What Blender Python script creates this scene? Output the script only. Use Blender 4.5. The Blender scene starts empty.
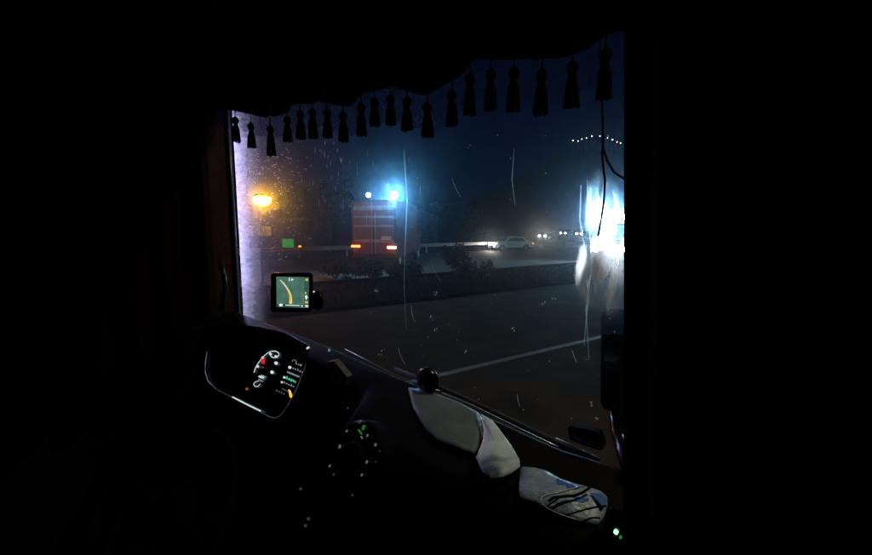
import bpy, bmesh, math, random
from mathutils import Vector, Matrix, noise
R = math.radians
random.seed(7)
scene = bpy.context.scene
COL = scene.collection

# ------------------------------------------------------------------ camera
FP, PITCH, EYE = 427.0, R(7.0), 2.6
cam_d = bpy.data.cameras.new("camera")
cam_d.sensor_width = 36.0
cam_d.lens = 36.0 * FP / 872.0
cam_d.clip_start = 0.02
cam_d.clip_end = 3000
cam = bpy.data.objects.new("camera", cam_d)
COL.objects.link(cam)
cam.location = (0, 0, EYE)
cam.rotation_euler = (R(90) - PITCH, 0, 0)
scene.camera = cam

# ------------------------------------------------------------------ night sky, moon
SUN_EL, SUN_AZ = R(3), R(200)
world = bpy.data.worlds.new("World")
scene.world = world
world.use_nodes = True
wn, wl = world.node_tree.nodes, world.node_tree.links
sky = wn.new("ShaderNodeTexSky")
sky.sky_type = 'NISHITA'
sky.sun_disc = False
sky.sun_elevation = SUN_EL
sky.sun_rotation = SUN_AZ
sky.altitude = 200
sky.ozone_density = 6.0
tint = wn.new("ShaderNodeMix"); tint.data_type = 'RGBA'; tint.blend_type = 'MULTIPLY'
tint.inputs[0].default_value = 1.0
tint.inputs[7].default_value = (0.055, 0.36, 1.0, 1)
wl.new(sky.outputs[0], tint.inputs[6])
wl.new(tint.outputs[2], wn["Background"].inputs[0])
wn["Background"].inputs[1].default_value = 0.0048
sun_d = bpy.data.lights.new("moon", 'SUN')
sun_d.energy = 0.001
sun_d.angle = R(0.5)
sun_d.color = (0.8, 0.88, 1.0)
sun = bpy.data.objects.new("moon", sun_d)
COL.objects.link(sun)
sun.rotation_euler = (R(55), 0, R(-20))

scene.view_settings.view_transform = 'Standard'
scene.view_settings.look = 'None'
scene.view_settings.exposure = 0
scene.view_settings.gamma = 1
scene.render.engine = 'CYCLES'
scene.cycles.max_bounces = 5
scene.cycles.diffuse_bounces = 2
scene.cycles.glossy_bounces = 2
scene.cycles.transmission_bounces = 4
scene.cycles.volume_bounces = 0
scene.cycles.transparent_max_bounces = 16
scene.cycles.sample_clamp_indirect = 2.0
scene.cycles.caustics_reflective = False
scene.cycles.caustics_refractive = False

# ------------------------------------------------------------------ measuring helpers
CP, SP = math.cos(PITCH), math.sin(PITCH)
O = Vector((0, 0, EYE))
PSI = R(36)
F = Vector((math.sin(PSI), math.cos(PSI), 0))          # the cab's forward
L = Vector((-math.cos(PSI), math.sin(PSI), 0))         # the cab's left
Z = Vector((0, 0, 1))
HD = R(56)
RD = Vector((math.sin(HD), math.cos(HD), 0))           # along the road
RN = Vector((-math.cos(HD), math.sin(HD), 0))          # across the road

def ray(px, py):
    x, u = (px - 436) / FP, (277.5 - py) / FP
    return Vector((x, CP + u * SP, -SP + u * CP))
def on_plane(px, py, p, n):
    d = ray(px, py)
    return O + d * ((p - O).dot(n) / d.dot(n))
def on_z(px, py, z): return on_plane(px, py, Vector((0, 0, z)), Z)
def at_y(px, py, y): return on_plane(px, py, Vector((0, y, 0)), Vector((0, 1, 0)))
def at_f(px, py, f): return on_plane(px, py, O + F * f, F)
def C(l, f, z): return O + L * l + F * f + Z * z       # cab coordinates, z from the eye
def W(a, n, z=0.0): return RD * a + RN * n + Z * z     # road coordinates
def lerp_tab(tab, x):
    if x <= tab[0][0]: return tab[0][1]
    for (a, b), (c, d) in zip(tab, tab[1:]):
        if x <= c: return b + (d - b) * (x - a) / (c - a)
    return tab[-1][1]

# ------------------------------------------------------------------ materials
def new_mat(name):
    m = bpy.data.materials.new(name); m.use_nodes = True
    return m, m.node_tree.nodes, m.node_tree.links
def mat(name, col, rough=0.6, metal=0.0, spec=0.5, var=0.25, scale=20.0, bump=0.0, bscale=None, coat=0.0, stretch=None):
    m, n, k = new_mat(name)
    b = n["Principled BSDF"]
    tc = n.new("ShaderNodeTexCoord"); mp = n.new("ShaderNodeMapping")
    k.new(tc.outputs["Object"], mp.inputs[0])
    if stretch: mp.inputs["Scale"].default_value = stretch
    nz = n.new("ShaderNodeTexNoise"); nz.inputs["Scale"].default_value = scale; nz.inputs["Detail"].default_value = 6
    k.new(mp.outputs[0], nz.inputs["Vector"])
    cr = n.new("ShaderNodeValToRGB")
    cr.color_ramp.elements[0].position = 0.3; cr.color_ramp.elements[1].position = 0.7
    cr.color_ramp.elements[0].color = (*[c * (1 - var) for c in col], 1)
    cr.color_ramp.elements[1].color = (*[min(1, c * (1 + var)) for c in col], 1)
    k.new(nz.outputs[0], cr.inputs[0]); k.new(cr.outputs[0], b.inputs["Base Color"])
    b.inputs["Roughness"].default_value = rough
    b.inputs["Metallic"].default_value = metal
    b.inputs["Specular IOR Level"].default_value = spec
    b.inputs["Coat Weight"].default_value = coat
    if bump:
        n2 = n.new("ShaderNodeTexNoise"); n2.inputs["Scale"].default_value = bscale or scale * 4; n2.inputs["Detail"].default_value = 4
        k.new(mp.outputs[0], n2.inputs["Vector"])
        bp = n.new("ShaderNodeBump"); bp.inputs["Strength"].default_value = bump; bp.inputs["Distance"].default_value = 0.01
        k.new(n2.outputs[0], bp.inputs["Height"]); k.new(bp.outputs[0], b.inputs["Normal"])
    return m
def emit(name, col, s, var=0.0, scale=60.0):
    m, n, k = new_mat(name)
    n.remove(n["Principled BSDF"])
    e = n.new("ShaderNodeEmission"); e.inputs[0].default_value = (*col, 1); e.inputs[1].default_value = s
    if var:
        tc = n.new("ShaderNodeTexCoord"); nz = n.new("ShaderNodeTexNoise"); nz.inputs["Scale"].default_value = scale
        k.new(tc.outputs["Object"], nz.inputs["Vector"])
        mr = n.new("ShaderNodeMapRange"); mr.inputs[1].default_value = .3; mr.inputs[2].default_value = .7
        mr.inputs[3].default_value = s * (1 - var); mr.inputs[4].default_value = s * (1 + var)
        k.new(nz.outputs[0], mr.inputs[0]); k.new(mr.outputs[0], e.inputs[1])
    k.new(e.outputs[0], n["Material Output"].inputs[0])
    return m

M = {}
M['cab'] = mat("black_cab_trim", (0.006, 0.004, 0.0035), 0.8, spec=0.08, bump=0.2, scale=30)
M['dash'] = mat("black_dash_plastic", (0.0022, 0.0022, 0.0026), 0.7, spec=0.08, bump=0.25, scale=50, bscale=400)
M['wheel'] = mat('black_wheel_leather', (0.0018, 0.0018, 0.002), 0.85, spec=0.03)
M['gloss'] = mat("gloss_black_plastic", (0.006, 0.006, 0.007), 0.22, spec=0.4)
M['grey_trim'] = mat("grey_dash_moulding", (0.10, 0.11, 0.13), 0.6, spec=0.2, scale=40)
M['trim'] = mat("polished_trim", (0.75, 0.77, 0.8), 0.38, metal=1.0, scale=15)
M['velvet'] = mat("dark_curtain_cloth", (0.004, 0.0038, 0.0045), 0.95, spec=0.02, scale=60, bump=0.3)
M['brown_cloth'] = mat("dark_brown_cloth", (0.006, 0.003, 0.002), 0.95, spec=0.02, scale=60, bump=0.3)
M['tassel'] = mat("dark_tassel_yarn", (0.010, 0.009, 0.012), 0.9, spec=0.05, scale=90, bump=0.4, stretch=(1, 1, .1))
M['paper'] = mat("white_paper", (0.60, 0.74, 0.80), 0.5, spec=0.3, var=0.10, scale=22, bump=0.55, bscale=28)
M['fold_glint'] = mat('fold_highlight_white', (0.85, 0.88, 0.86), 0.25, spec=.8, var=.05)  # near-white tone puts the curled paper edge's highlight into the colour
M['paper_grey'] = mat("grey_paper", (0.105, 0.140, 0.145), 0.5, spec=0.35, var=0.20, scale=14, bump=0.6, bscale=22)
M['bag'] = mat("pale_plastic_bag", (0.27, 0.37, 0.46), 0.35, spec=0.5, var=0.3, scale=26, bump=0.7, bscale=40)
M['blue'] = mat("blue_print", (0.02, 0.14, 0.42), 0.4, spec=0.4, var=0.2, scale=30)
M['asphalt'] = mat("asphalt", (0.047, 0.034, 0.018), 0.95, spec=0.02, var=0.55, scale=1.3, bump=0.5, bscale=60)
M['asphalt_far'] = mat('headlit_asphalt', (0.085, 0.070, 0.055), 0.75, spec=0.35, var=.4, scale=.8, bump=.4, bscale=40)  # paler than the near road: headlight glow put into the colour
M['verge'] = mat("dark_verge_soil", (0.012, 0.012, 0.010), 0.95, spec=0.0, var=0.4, scale=2.0, bump=0.6)
M['marking'] = mat("worn_road_paint", (0.16, 0.15, 0.13), 0.7, var=0.35, scale=3.0)
M['leaf'] = mat("dark_leaf", (0.018, 0.022, 0.012), 0.8, spec=0.05, var=0.6, scale=4)
M['grass'] = mat("dry_grass", (0.006, 0.006, 0.004), 0.95, spec=0.0, var=0.6, scale=3)
M['bark'] = mat("bark", (0.06, 0.045, 0.03), 0.9, bump=0.6, scale=8)
M['galv'] = mat("galvanised_steel", (0.35, 0.35, 0.34), 0.55, metal=0.4, scale=6)
M['red'] = mat("red_truck_paint", (0.16, 0.016, 0.010), 0.45, var=0.3, scale=3, coat=.3)
M['stripe'] = mat('dull_reflective_stripe', (0.30, 0.28, 0.27), .6, var=.4, scale=3)
M['shaded_red'] = mat('shaded_truck_red', (0.05, 0.013, 0.011), 0.8, spec=.1, var=0.4, scale=2)  # truck red made darker than the rear, shade put into the colour
M['rear_red'] = mat('red_door_paint', (0.11, 0.018, 0.013), 0.5, var=0.5, scale=3)
M['white'] = mat("white_vehicle_paint", (0.65, 0.65, 0.62), 0.35, var=0.1, scale=4, coat=.3)
M['silver'] = mat("silver_car_paint", (0.70, 0.64, 0.48), 0.35, metal=0.3, var=0.1, scale=4)
M['darkcar'] = mat("dark_car_paint", (0.03, 0.035, 0.045), 0.25, var=0.1, scale=4, coat=.5)
M['glassdark'] = mat("dark_window_glass", (0.01, 0.012, 0.015), 0.08, spec=0.6)
M['tyre'] = mat("tyre_rubber", (0.012, 0.012, 0.012), 0.85)
M['chassis'] = mat("dark_chassis", (0.02, 0.02, 0.02), 0.7)
M['concrete'] = mat("concrete", (0.022, 0.019, 0.015), 0.95, spec=0.0, var=0.3, scale=3, bump=0.4)
M['hill'] = mat("hill_scrub", (0.009, 0.011, 0.014), 0.95, spec=0.05, var=0.5, scale=0.03)
M['headlamp'] = emit("headlamp_lit", (1.0, 0.93, 0.80), 300)
M['headlamp_hi'] = emit('bright_headlamp_lit', (1.0, .86, .66), 1100)
M['beam'] = emit("lorry_headlamp_lit", (0.85, 0.93, 1.0), 380)
M['rooflamp'] = emit("lorry_roof_lamp_lit", (0.30, 0.68, 1.0), 980)
M['bluelamp'] = emit("cold_work_lamp_lit", (0.17, 0.60, 1.0), 1100)
M['bluelamp_small'] = emit("cold_small_lamp_lit", (0.40, 0.80, 1.0), 22)
M['sodium'] = emit("sodium_lamp_lit", (1.0, 0.36, 0.006), 170)
M['tail'] = emit("tail_lamp_lit", (1.0, 0.09, 0.02), 14)
M['tail_pale'] = emit("tail_lamp_bright", (1.0, 0.36, 0.18), 22)
M['amber_small'] = emit("amber_lamp_lit", (1.0, 0.25, 0.03), 3.0)
M['green_sign'] = emit("green_sign_lit", (0.03, 0.42, 0.06), 0.45, .4, 2)
M['shopglow'] = emit("lit_shop_window", (0.75, 0.42, 0.05), 0.30, .6, 1.2)
M['townlamp'] = emit("town_lamp_lit", (1.0, 0.92, 0.78), 9)
M['edge_fill'] = emit("violet_fill_tube", (0.55, 0.50, 1.0), 185)  # added fill light, hidden behind the pillar
M['scr_map'] = emit("satnav_map", (0.065, 0.155, 0.120), 1.0, .22, 30)
M['scr_side'] = emit("satnav_side_column", (0.035, 0.085, 0.068), 1.0, .2, 30)
M['scr_bar'] = emit("satnav_bar", (0.012, 0.05, 0.04), 1.0)
M['scr_route'] = emit("satnav_route", (0.85, 0.50, 0.10), 1.0, .25, 40)
M['scr_route_hi'] = emit("satnav_route_light", (0.75, 0.75, 0.45), 1.0)
M['scr_white'] = emit("satnav_white", (0.75, 0.85, 0.78), 1.0)
M['scr_yel'] = emit("satnav_yellow", (0.8, 0.55, 0.2), 0.8)
M['d_white'] = emit("dial_white", (0.75, 0.85, 0.90), 0.85)
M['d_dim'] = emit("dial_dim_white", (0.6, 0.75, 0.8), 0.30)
M['d_dim2'] = emit("dial_faint_white", (0.6, 0.7, 0.8), 0.10)
M['bezel_glint'] = emit("bezel_glint_glow", (0.6, 0.75, 0.9), 0.16, .7, 30)  # reflected glint along the cluster edge, put in as glow
M['bezel_glint_dim'] = emit("bezel_glint_glow_dim", (0.6, 0.7, 0.75), 0.05, .8, 30)  # fainter edge glint, also put in as glow
M['button'] = emit('wheel_button_glow', (.6, .65, .7), .05)
M['panel_mark'] = emit('panel_mark_glow', (.6, .75, .8), .13)
M['d_green'] = emit("dial_green", (0.08, 0.9, 0.40), 0.65)
M['d_green_dim'] = emit("button_green", (0.06, 0.6, 0.12), 0.20)
M['d_red'] = emit("dial_red", (0.85, 0.04, 0.05), 0.65)
M['d_reddim'] = emit("dial_dim_red", (0.6, 0.18, 0.12), 0.35)
M['d_orange'] = emit("dial_orange", (1.0, 0.42, 0.08), 1.4)
M['led_green'] = emit("charger_led", (0.35, 1.0, 0.45), 2.2)
M['led_green_dim'] = emit("charger_led_small", (0.05, 0.5, 0.08), 0.35)

def glass_volume(name, density, g, tintc=(1, 1, 1)):
    m, n, k = new_mat(name)
    n.remove(n["Principled BSDF"])
    v = n.new("ShaderNodeVolumeScatter")
    v.inputs["Color"].default_value = (*tintc, 1)
    v.inputs["Density"].default_value = density
    v.inputs["Anisotropy"].default_value = g
    k.new(v.outputs[0], n["Material Output"].inputs["Volume"])
    t = n.new("ShaderNodeBsdfTransparent")
    k.new(t.outputs[0], n["Material Output"].inputs["Surface"])
    return m
M['glass'] = glass_volume("dusty_windscreen_glass", 19.0, 0.976, (0.66, 0.82, 1.0))
M['streak'] = glass_volume("wet_streak", 420.0, 0.93, (0.95, 0.98, 1.0))

def film(name, col, opac, lo, hi, scale, stretch, fade=None):
    """a thin film of grime: translucent where dirty, clear elsewhere"""
    m, n, k = new_mat(name)
    n.remove(n["Principled BSDF"])
    tc = n.new("ShaderNodeTexCoord"); mp = n.new("ShaderNodeMapping"); mp.inputs["Scale"].default_value = stretch
    k.new(tc.outputs["UV"], mp.inputs[0])
    nz = n.new("ShaderNodeTexNoise"); nz.inputs["Scale"].default_value = scale; nz.inputs["Detail"].default_value = 7; nz.inputs["Roughness"].default_value = 0.65
    k.new(mp.outputs[0], nz.inputs["Vector"])
    mr = n.new("ShaderNodeMapRange"); mr.inputs[1].default_value = lo; mr.inputs[2].default_value = hi
    mr.inputs[3].default_value = 0.0; mr.inputs[4].default_value = opac
    k.new(nz.outputs[0], mr.inputs[0])
    val = mr.outputs[0]
    if fade:
        sx = n.new("ShaderNodeSeparateXYZ"); k.new(tc.outputs["UV"], sx.inputs[0])
        f2 = n.new("ShaderNodeMapRange"); f2.inputs[1].default_value = fade[0]; f2.inputs[2].default_value = fade[1]
        f2.inputs[3].default_value = fade[2]; f2.inputs[4].default_value = fade[3]
        f2.interpolation_type = 'SMOOTHSTEP'
        k.new(sx.outputs[0], f2.inputs[0])
        mu = n.new("ShaderNodeMath"); mu.operation = 'MULTIPLY'
        k.new(val, mu.inputs[0]); k.new(f2.outputs[0], mu.inputs[1]); val = mu.outputs[0]
    tr = n.new("ShaderNodeBsdfTransparent"); tl = n.new("ShaderNodeBsdfTranslucent"); tl.inputs[0].default_value = (*col, 1)
    mx = n.new("ShaderNodeMixShader")
    k.new(val, mx.inputs[0]); k.new(tr.outputs[0], mx.inputs[1]); k.new(tl.outputs[0], mx.inputs[2])
    k.new(mx.outputs[0], n["Material Output"].inputs[0])
    return m
def wet_mat(name='wet_smear'):
    m, n, k = new_mat("wet_smear")
    n.remove(n["Principled BSDF"])
    tc = n.new("ShaderNodeTexCoord"); sx = n.new("ShaderNodeSeparateXYZ"); k.new(tc.outputs["UV"], sx.inputs[0])
    def math_(op, a, b=None):
        q = n.new("ShaderNodeMath"); q.operation = op
        for i, v in enumerate((a, b)):
            if v is None: continue
            if isinstance(v, (int, float)): q.inputs[i].default_value = v
            else: k.new(v, q.inputs[i])
        return q.outputs[0]
    a = math_('SINE', math_('MULTIPLY', sx.outputs[0], 3.14159)); b = math_('SINE', math_('MULTIPLY', sx.outputs[1], 3.14159))
    mask = math_('MULTIPLY', math_('POWER', a, 1.6), math_('POWER', b, .8))
    mp = n.new("ShaderNodeMapping"); mp.inputs["Scale"].default_value = (55, 55, 14); k.new(tc.outputs["Object"], mp.inputs[0])
    nz = n.new("ShaderNodeTexNoise"); nz.inputs["Scale"].default_value = 1.0; nz.inputs["Detail"].default_value = 5; nz.inputs["Distortion"].default_value = .8
    k.new(mp.outputs[0], nz.inputs["Vector"])
    mr = n.new("ShaderNodeMapRange"); mr.inputs[1].default_value = .38; mr.inputs[2].default_value = .66; mr.inputs[3].default_value = .08; mr.inputs[4].default_value = 1.0
    k.new(nz.outputs[0], mr.inputs[0])
    fac = math_('MULTIPLY', math_('MULTIPLY', mask, mr.outputs[0]), .97)
    tr = n.new("ShaderNodeBsdfTransparent"); rf = n.new("ShaderNodeBsdfRefraction")
    rf.inputs["Color"].default_value = (.92, .96, 1, 1); rf.inputs["Roughness"].default_value = .48; rf.inputs["IOR"].default_value = 1.18
    mx = n.new("ShaderNodeMixShader"); tl = n.new("ShaderNodeBsdfTranslucent"); tl.inputs[0].default_value = (.80, .74, .70, 1)
    m2 = n.new("ShaderNodeMixShader"); m2.inputs[0].default_value = .45; k.new(rf.outputs[0], m2.inputs[1]); k.new(tl.outputs[0], m2.inputs[2])
    k.new(fac, mx.inputs[0]); k.new(tr.outputs[0], mx.inputs[1]); k.new(m2.outputs[0], mx.inputs[2])
    k.new(mx.outputs[0], n["Material Output"].inputs[0])
    return m
M['wet'] = wet_mat()
M['edge_grime'] = film("edge_grime", (0.9, 0.9, 0.95), 0.97, 0.12, 0.74, 2.2, (2.0, 22.0, 1), (-.12, .72, 1.0, 0.0))
M['wiped_grime'] = film("wiped_grime", (0.85, 0.75, 0.65), 0.006, 0.52, 0.85, 5.0, (4.0, 1.2, 1))
M['lace'] = film("sheer_lace", (.008, .012, .030), 0.72, 0.30, 0.62, 6.0, (40.0, 2.0, 1))
def fleck_mat():
    m, n, k = new_mat("dried_droplet")
    n.remove(n["Principled BSDF"])
    tr = n.new("ShaderNodeBsdfTransparent"); tl = n.new("ShaderNodeBsdfTranslucent"); tl.inputs[0].default_value = (.9, .9, .95, 1)
    mx = n.new("ShaderNodeMixShader"); mx.inputs[0].default_value = .55
    k.new(tr.outputs[0], mx.inputs[1]); k.new(tl.outputs[0], mx.inputs[2])
    k.new(mx.outputs[0], n["Material Output"].inputs[0])
    return m
M['fleck'] = fleck_mat()

# ------------------------------------------------------------------ mesh helpers
class MB:
    def __init__(s): s.v, s.f, s.uv = [], [], None
    def add(s, verts, faces):
        o = len(s.v); s.v += [Vector(p) for p in verts]; s.f += [tuple(i + o for i in f) for f in faces]; return s
    def box(s, c, hx, hy, hz, bev=0.0):
        """box: centre and three half-axis vectors, with chamfered long edges"""
        c, hx, hy, hz = Vector(c), Vector(hx), Vector(hy), Vector(hz)
        if bev <= 0:
            v = [c + hx * a + hy * b + hz * d for a in (-1, 1) for b in (-1, 1) for d in (-1, 1)]
            return s.add(v, [(0, 1, 3, 2), (4, 6, 7, 5), (0, 4, 5, 1), (2, 3, 7, 6), (0, 2, 6, 4), (1, 5, 7, 3)])
        bm = bmesh.new(); bmesh.ops.create_cube(bm, size=2)
        ax = [hx.length, hy.length, hz.length]
        for w in bm.verts: w.co = Vector((w.co.x * ax[0], w.co.y * ax[1], w.co.z * ax[2]))
        bmesh.ops.bevel(bm, geom=bm.edges[:], offset=min(bev, min(ax) * .9), segments=2, affect='EDGES', profile=.6)
        n = [hx.normalized(), hy.normalized(), hz.normalized()]
        bm.verts.index_update()
        v = [c + n[0] * w.co.x + n[1] * w.co.y + n[2] * w.co.z for w in bm.verts]
        fs = [tuple(x.index for x in f.verts) for f in bm.faces]; bm.free()
        return s.add(v, fs)
    def tube(s, pts, r, seg=10, closed=False, flat=None):
        pts = [Vector(p) for p in pts]; n = len(pts); rings = []
        for i, p in enumerate(pts):
            a = pts[i - 1] if (i or closed) else p
            b = pts[(i + 1) % n] if (i < n - 1 or closed) else p
            t = (b - a).normalized()
            up = Vector((0, 0, 1)) if abs(t.z) < .9 else Vector((1, 0, 0))
            u = t.cross(up).normalized(); w = u.cross(t).normalized()
            rr = r[i] if isinstance(r, (list, tuple)) else r
            rings.append([p + u * math.cos(6.28318 * k / seg) * rr + w * math.sin(6.28318 * k / seg) * rr for k in range(seg)])
        v = [q for g in rings for q in g]; f = []
        m = n if closed else n - 1
        for i in range(m):
            j = (i + 1) % n
            for k in range(seg):
                k2 = (k + 1) % seg
                f.append((i * seg + k, i * seg + k2, j * seg + k2, j * seg + k))
        if not closed:
            f.append(tuple(range(seg))[::-1]); f.append(tuple((n - 1) * seg + k for k in range(seg)))
        return s.add(v, f)
    def lathe(s, c, ax, prof, seg=18):
        """prof: list of (radius, height along ax)"""
        c, ax = Vector(c), Vector(ax).normalized()
        up = Vector((0, 0, 1)) if abs(ax.z) < .9 else Vector((1, 0, 0))
        u = ax.cross(up).normalized(); w = ax.cross(u).normalized()
        v = []; f = []
        for r, h in prof:
            for k in range(seg):
                a = 6.28318 * k / seg
                v.append(c + ax * h + (u * math.cos(a) + w * math.sin(a)) * max(r, 1e-5))
        for i in range(len(prof) - 1):
            for k in range(seg):
                k2 = (k + 1) % seg
                f.append((i * seg + k, i * seg + k2, (i + 1) * seg + k2, (i + 1) * seg + k))
        f.append(tuple(range(seg))[::-1]); f.append(tuple((len(prof) - 1) * seg + k for k in range(seg)))
        return s.add(v, f)
    def prism(s, out, h, dome=0.0, rings=1):
        """closed outline extruded by vector h; dome lifts the top in rings"""
        out = [Vector(p) for p in out]; h = Vector(h); n = len(out)
        c = sum(out, Vector()) / n; hn = h.normalized()
        v = out[:] + [p + h for p in out]
        f = [tuple(range(n))[::-1]]
        for k in range(n): f.append((k, (k + 1) % n, n + (k + 1) % n, n + k))
        if dome <= 0:
            f.append(tuple(n + k for k in range(n)))
        else:
            prev = n
            for q in range(1, rings + 1):
                t = q / (rings + 1)
                st = len(v)
                for p in out:
                    x = p + (c - p) * t
                    wob = 1 + .7 * noise.noise(x * 22)
                    v.append(x + h + hn * dome * math.sin(t * 1.57) * wob)
                for k in range(n): f.append((prev + k, prev + (k + 1) % n, st + (k + 1) % n, st + k))
                prev = st
            v.append(c + h + hn * dome)
            for k in range(n): f.append((prev + k, prev + (k + 1) % n, len(v) - 1))
        return s.add(v, f)
    def grid(s, rows, thick=None):
        """rows of points -> sheet; thick (a vector) gives it a back"""
        nr, nc = len(rows), len(rows[0])
        v = [Vector(p) for r in rows for p in r]
        f = [(i * nc + j, i * nc + j + 1, (i + 1) * nc + j + 1, (i + 1) * nc + j) for i in range(nr - 1) for j in range(nc - 1)]
        if thick is not None:
            o = len(v); t = Vector(thick); v += [p + t for p in v[:o]]
            f += [tuple(o + k for k in q)[::-1] for q in f[:]]
            rim = [j for j in range(nc)] + [i * nc + nc - 1 for i in range(1, nr)] + [(nr - 1) * nc + j for j in range(nc - 2, -1, -1)] + [i * nc for i in range(nr - 2, 0, -1)]
            for a, b in zip(rim, rim[1:] + rim[:1]): f.append((a, o + a, o + b, b))
        return s.add(v, f)
    def build(s, name, m, parent=None, base=None, smooth=False, uvs=None):
        off = base if base is not None else (root_loc(parent) if parent else Vector())
        me = bpy.data.meshes.new(name)
        me.from_pydata([tuple(p - off) for p in s.v], [], s.f)
        me.validate()
        if len(me.polygons) < 6000:                      # consistent outward normals
            bm = bmesh.new(); bm.from_mesh(me); bmesh.ops.recalc_face_normals(bm, faces=bm.faces[:]); bm.to_mesh(me); bm.free()
        me.update()
        me.materials.append(m)
        if smooth:
            for p in me.polygons: p.use_smooth = True
        if uvs:
            ul = me.uv_layers.new(name="uv")
            for lp in me.loops: ul.data[lp.index].uv = uvs[lp.vertex_index]
        o = bpy.data.objects.new(name, me); COL.objects.link(o)
        if parent: o.parent = parent
        else: o.location = off
        return o
def root_loc(o):
    while o.parent: o = o.parent
    return o.location.copy()
def tag(o, label, cat, group=None):
    o['label'] = label; o['category'] = cat
    if group: o['group'] = group
    return o
def thing(name, label, cat, loc=(0, 0, 0), group=None):
    o = bpy.data.objects.new(name, None); o.empty_display_size = .1
    COL.objects.link(o); o.location = loc
    return tag(o, label, cat, group)
def kind(o, k): o['kind'] = k; return o
def copy_tree(o, parent=None):
    c = o.copy(); COL.objects.link(c)
    if parent: c.parent = parent
    for ch in list(o.children): copy_tree(ch, c)
    return c

# ================================================================== OUTDOORS: ground and roads
g = MB(); g.grid([[Vector((x, y, -0.02)) for x in (-900, -300, 0, 300, 900)] for y in (-300, 0, 200, 450, 900)])
kind(g.build("ground", M['verge']), 'structure')
def strip(name, n0, n1, z, m, a0=-150, a1=420, na=30):
    b = MB(); b.grid([[W(a0 + (a1 - a0) * i / na, n, z) for n in (n0, (n0 + n1) / 2, n1)] for i in range(na + 1)])
    return kind(b.build(name, m), 'structure')
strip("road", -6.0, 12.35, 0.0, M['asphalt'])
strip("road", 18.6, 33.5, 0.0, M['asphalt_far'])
strip("road_marking", 5.85, 6.0, 0.004, M['marking'])
strip("road_marking", 19.2, 19.35, 0.004, M['marking'])
for i in range(14):
    strip("road_marking", 26.0, 26.15, 0.004, M['marking'], -20 + i * 12, -15 + i * 12, 1)
# kerbs of the central reserve
for n0 in (12.4, 18.35):
    b = MB(); b.box(W(60, n0 + .09, .055), RD * 160, RN * .09, Z * .075, .02)
    kind(b.build("kerb", M['concrete']), 'structure')
# grass of the central reserve
b = MB()
for i in range(9000):
    a = random.uniform(-14, 50); n = random.uniform(12.7, 18.3); h = random.uniform(.08, .26)
    p = W(a, n, -.02); t = random.uniform(0, 6.28); w = Vector((math.cos(t), math.sin(t), 0)) * .02
    q = Vector((random.uniform(-.1, .1), random.uniform(-.1, .1), h))
    b.add([p - w, p + w, p + q], [(0, 1, 2)])
kind(b.build("grass", M['grass']), 'stuff')

# hill with a town road on its crest
ridge = [(-420, 60), (150, 178), (300, 200), (420, 205), (490, 190), (560, 152), (590, 141), (622, 144), (680, 150), (760, 140), (900, 150), (1100, 160)]
tab = []
for px, py in ridge:
    q = at_y(px, py, 430); tab.append((q.x, q.z - 3))
tab[0] = (-900, 18); tab[1] = (tab[1][0], 12); tab[2] = (tab[2][0], 20)
b = MB(); rows = []
for j in range(16):
    t = j / 15; y = 300 + 130 * t if j < 15 else 470
    r_ = []
    for i in range(121):
        x = -700 + 1800 * i / 120
        hgt = lerp_tab(tab, x) * (t ** 1.3) if j < 15 else lerp_tab(tab, x)
        r_.append(Vector((x, y, max(-1, hgt + (2.5 * noise.noise(Vector((x * .03, y * .03, 0))) if 0 < j < 14 else 0)))))
    rows.append(r_)
b.grid(rows)
kind(b.build("hill", M['hill'], smooth=True), 'structure')

# ------------------------------------------------------------------ street lamps
M['darkpole'] = mat('dark_painted_steel', (0.006, 0.006, 0.007), 0.9, spec=.05, scale=8)
def lamp_post(name, label, base, height, arm, head_r, m_lamp, squash=.7, group=None):
    t = thing(name, label, "street lamp", base, group)
    top = base + Z * height
    p = MB(); p.tube([base + Z * .25, base + Z * height * .5, top], [.06, .045, .035], 10); p.build("pole", M['darkpole'], t, smooth=True)
    p = MB(); p.lathe(base, Z, [(.22, 0), (.22, .06), (.14, .1), (.13, .25), (.09, .27)], 12); p.build("base", M['darkpole'], t)
    c = top + arm
    p = MB(); p.tube([top - Z * .1, top + arm * .5 + Z * .15, c + Z * (head_r * squash)], .035, 8); p.build("arm", M['darkpole'], t, smooth=True)
    p = MB(); p.lathe(c + Z * head_r * squash * .55, Z, [(head_r * .95, 0), (head_r * .7, head_r * .35), (.06, head_r * .5)], 16); p.build("hood", M['darkpole'], t, smooth=True)
    p = MB(); p.lathe(c, Z, [(head_r * math.cos(a), head_r * squash * math.sin(a)) for a in [R(-90 + 12 * k) for k in range(12)]], 18)
    p.build("lamp_globe", m_lamp, t, smooth=True)
    return t
q = at_y(262, 200, 17.2)
lamp_post("street_lamp", "short street lamp glowing orange on the central reserve at the far left", Vector((q.x - .12, q.y, 0)), q.z, Vector((.12, 0, 0)), .34, M['sodium'])

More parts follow.
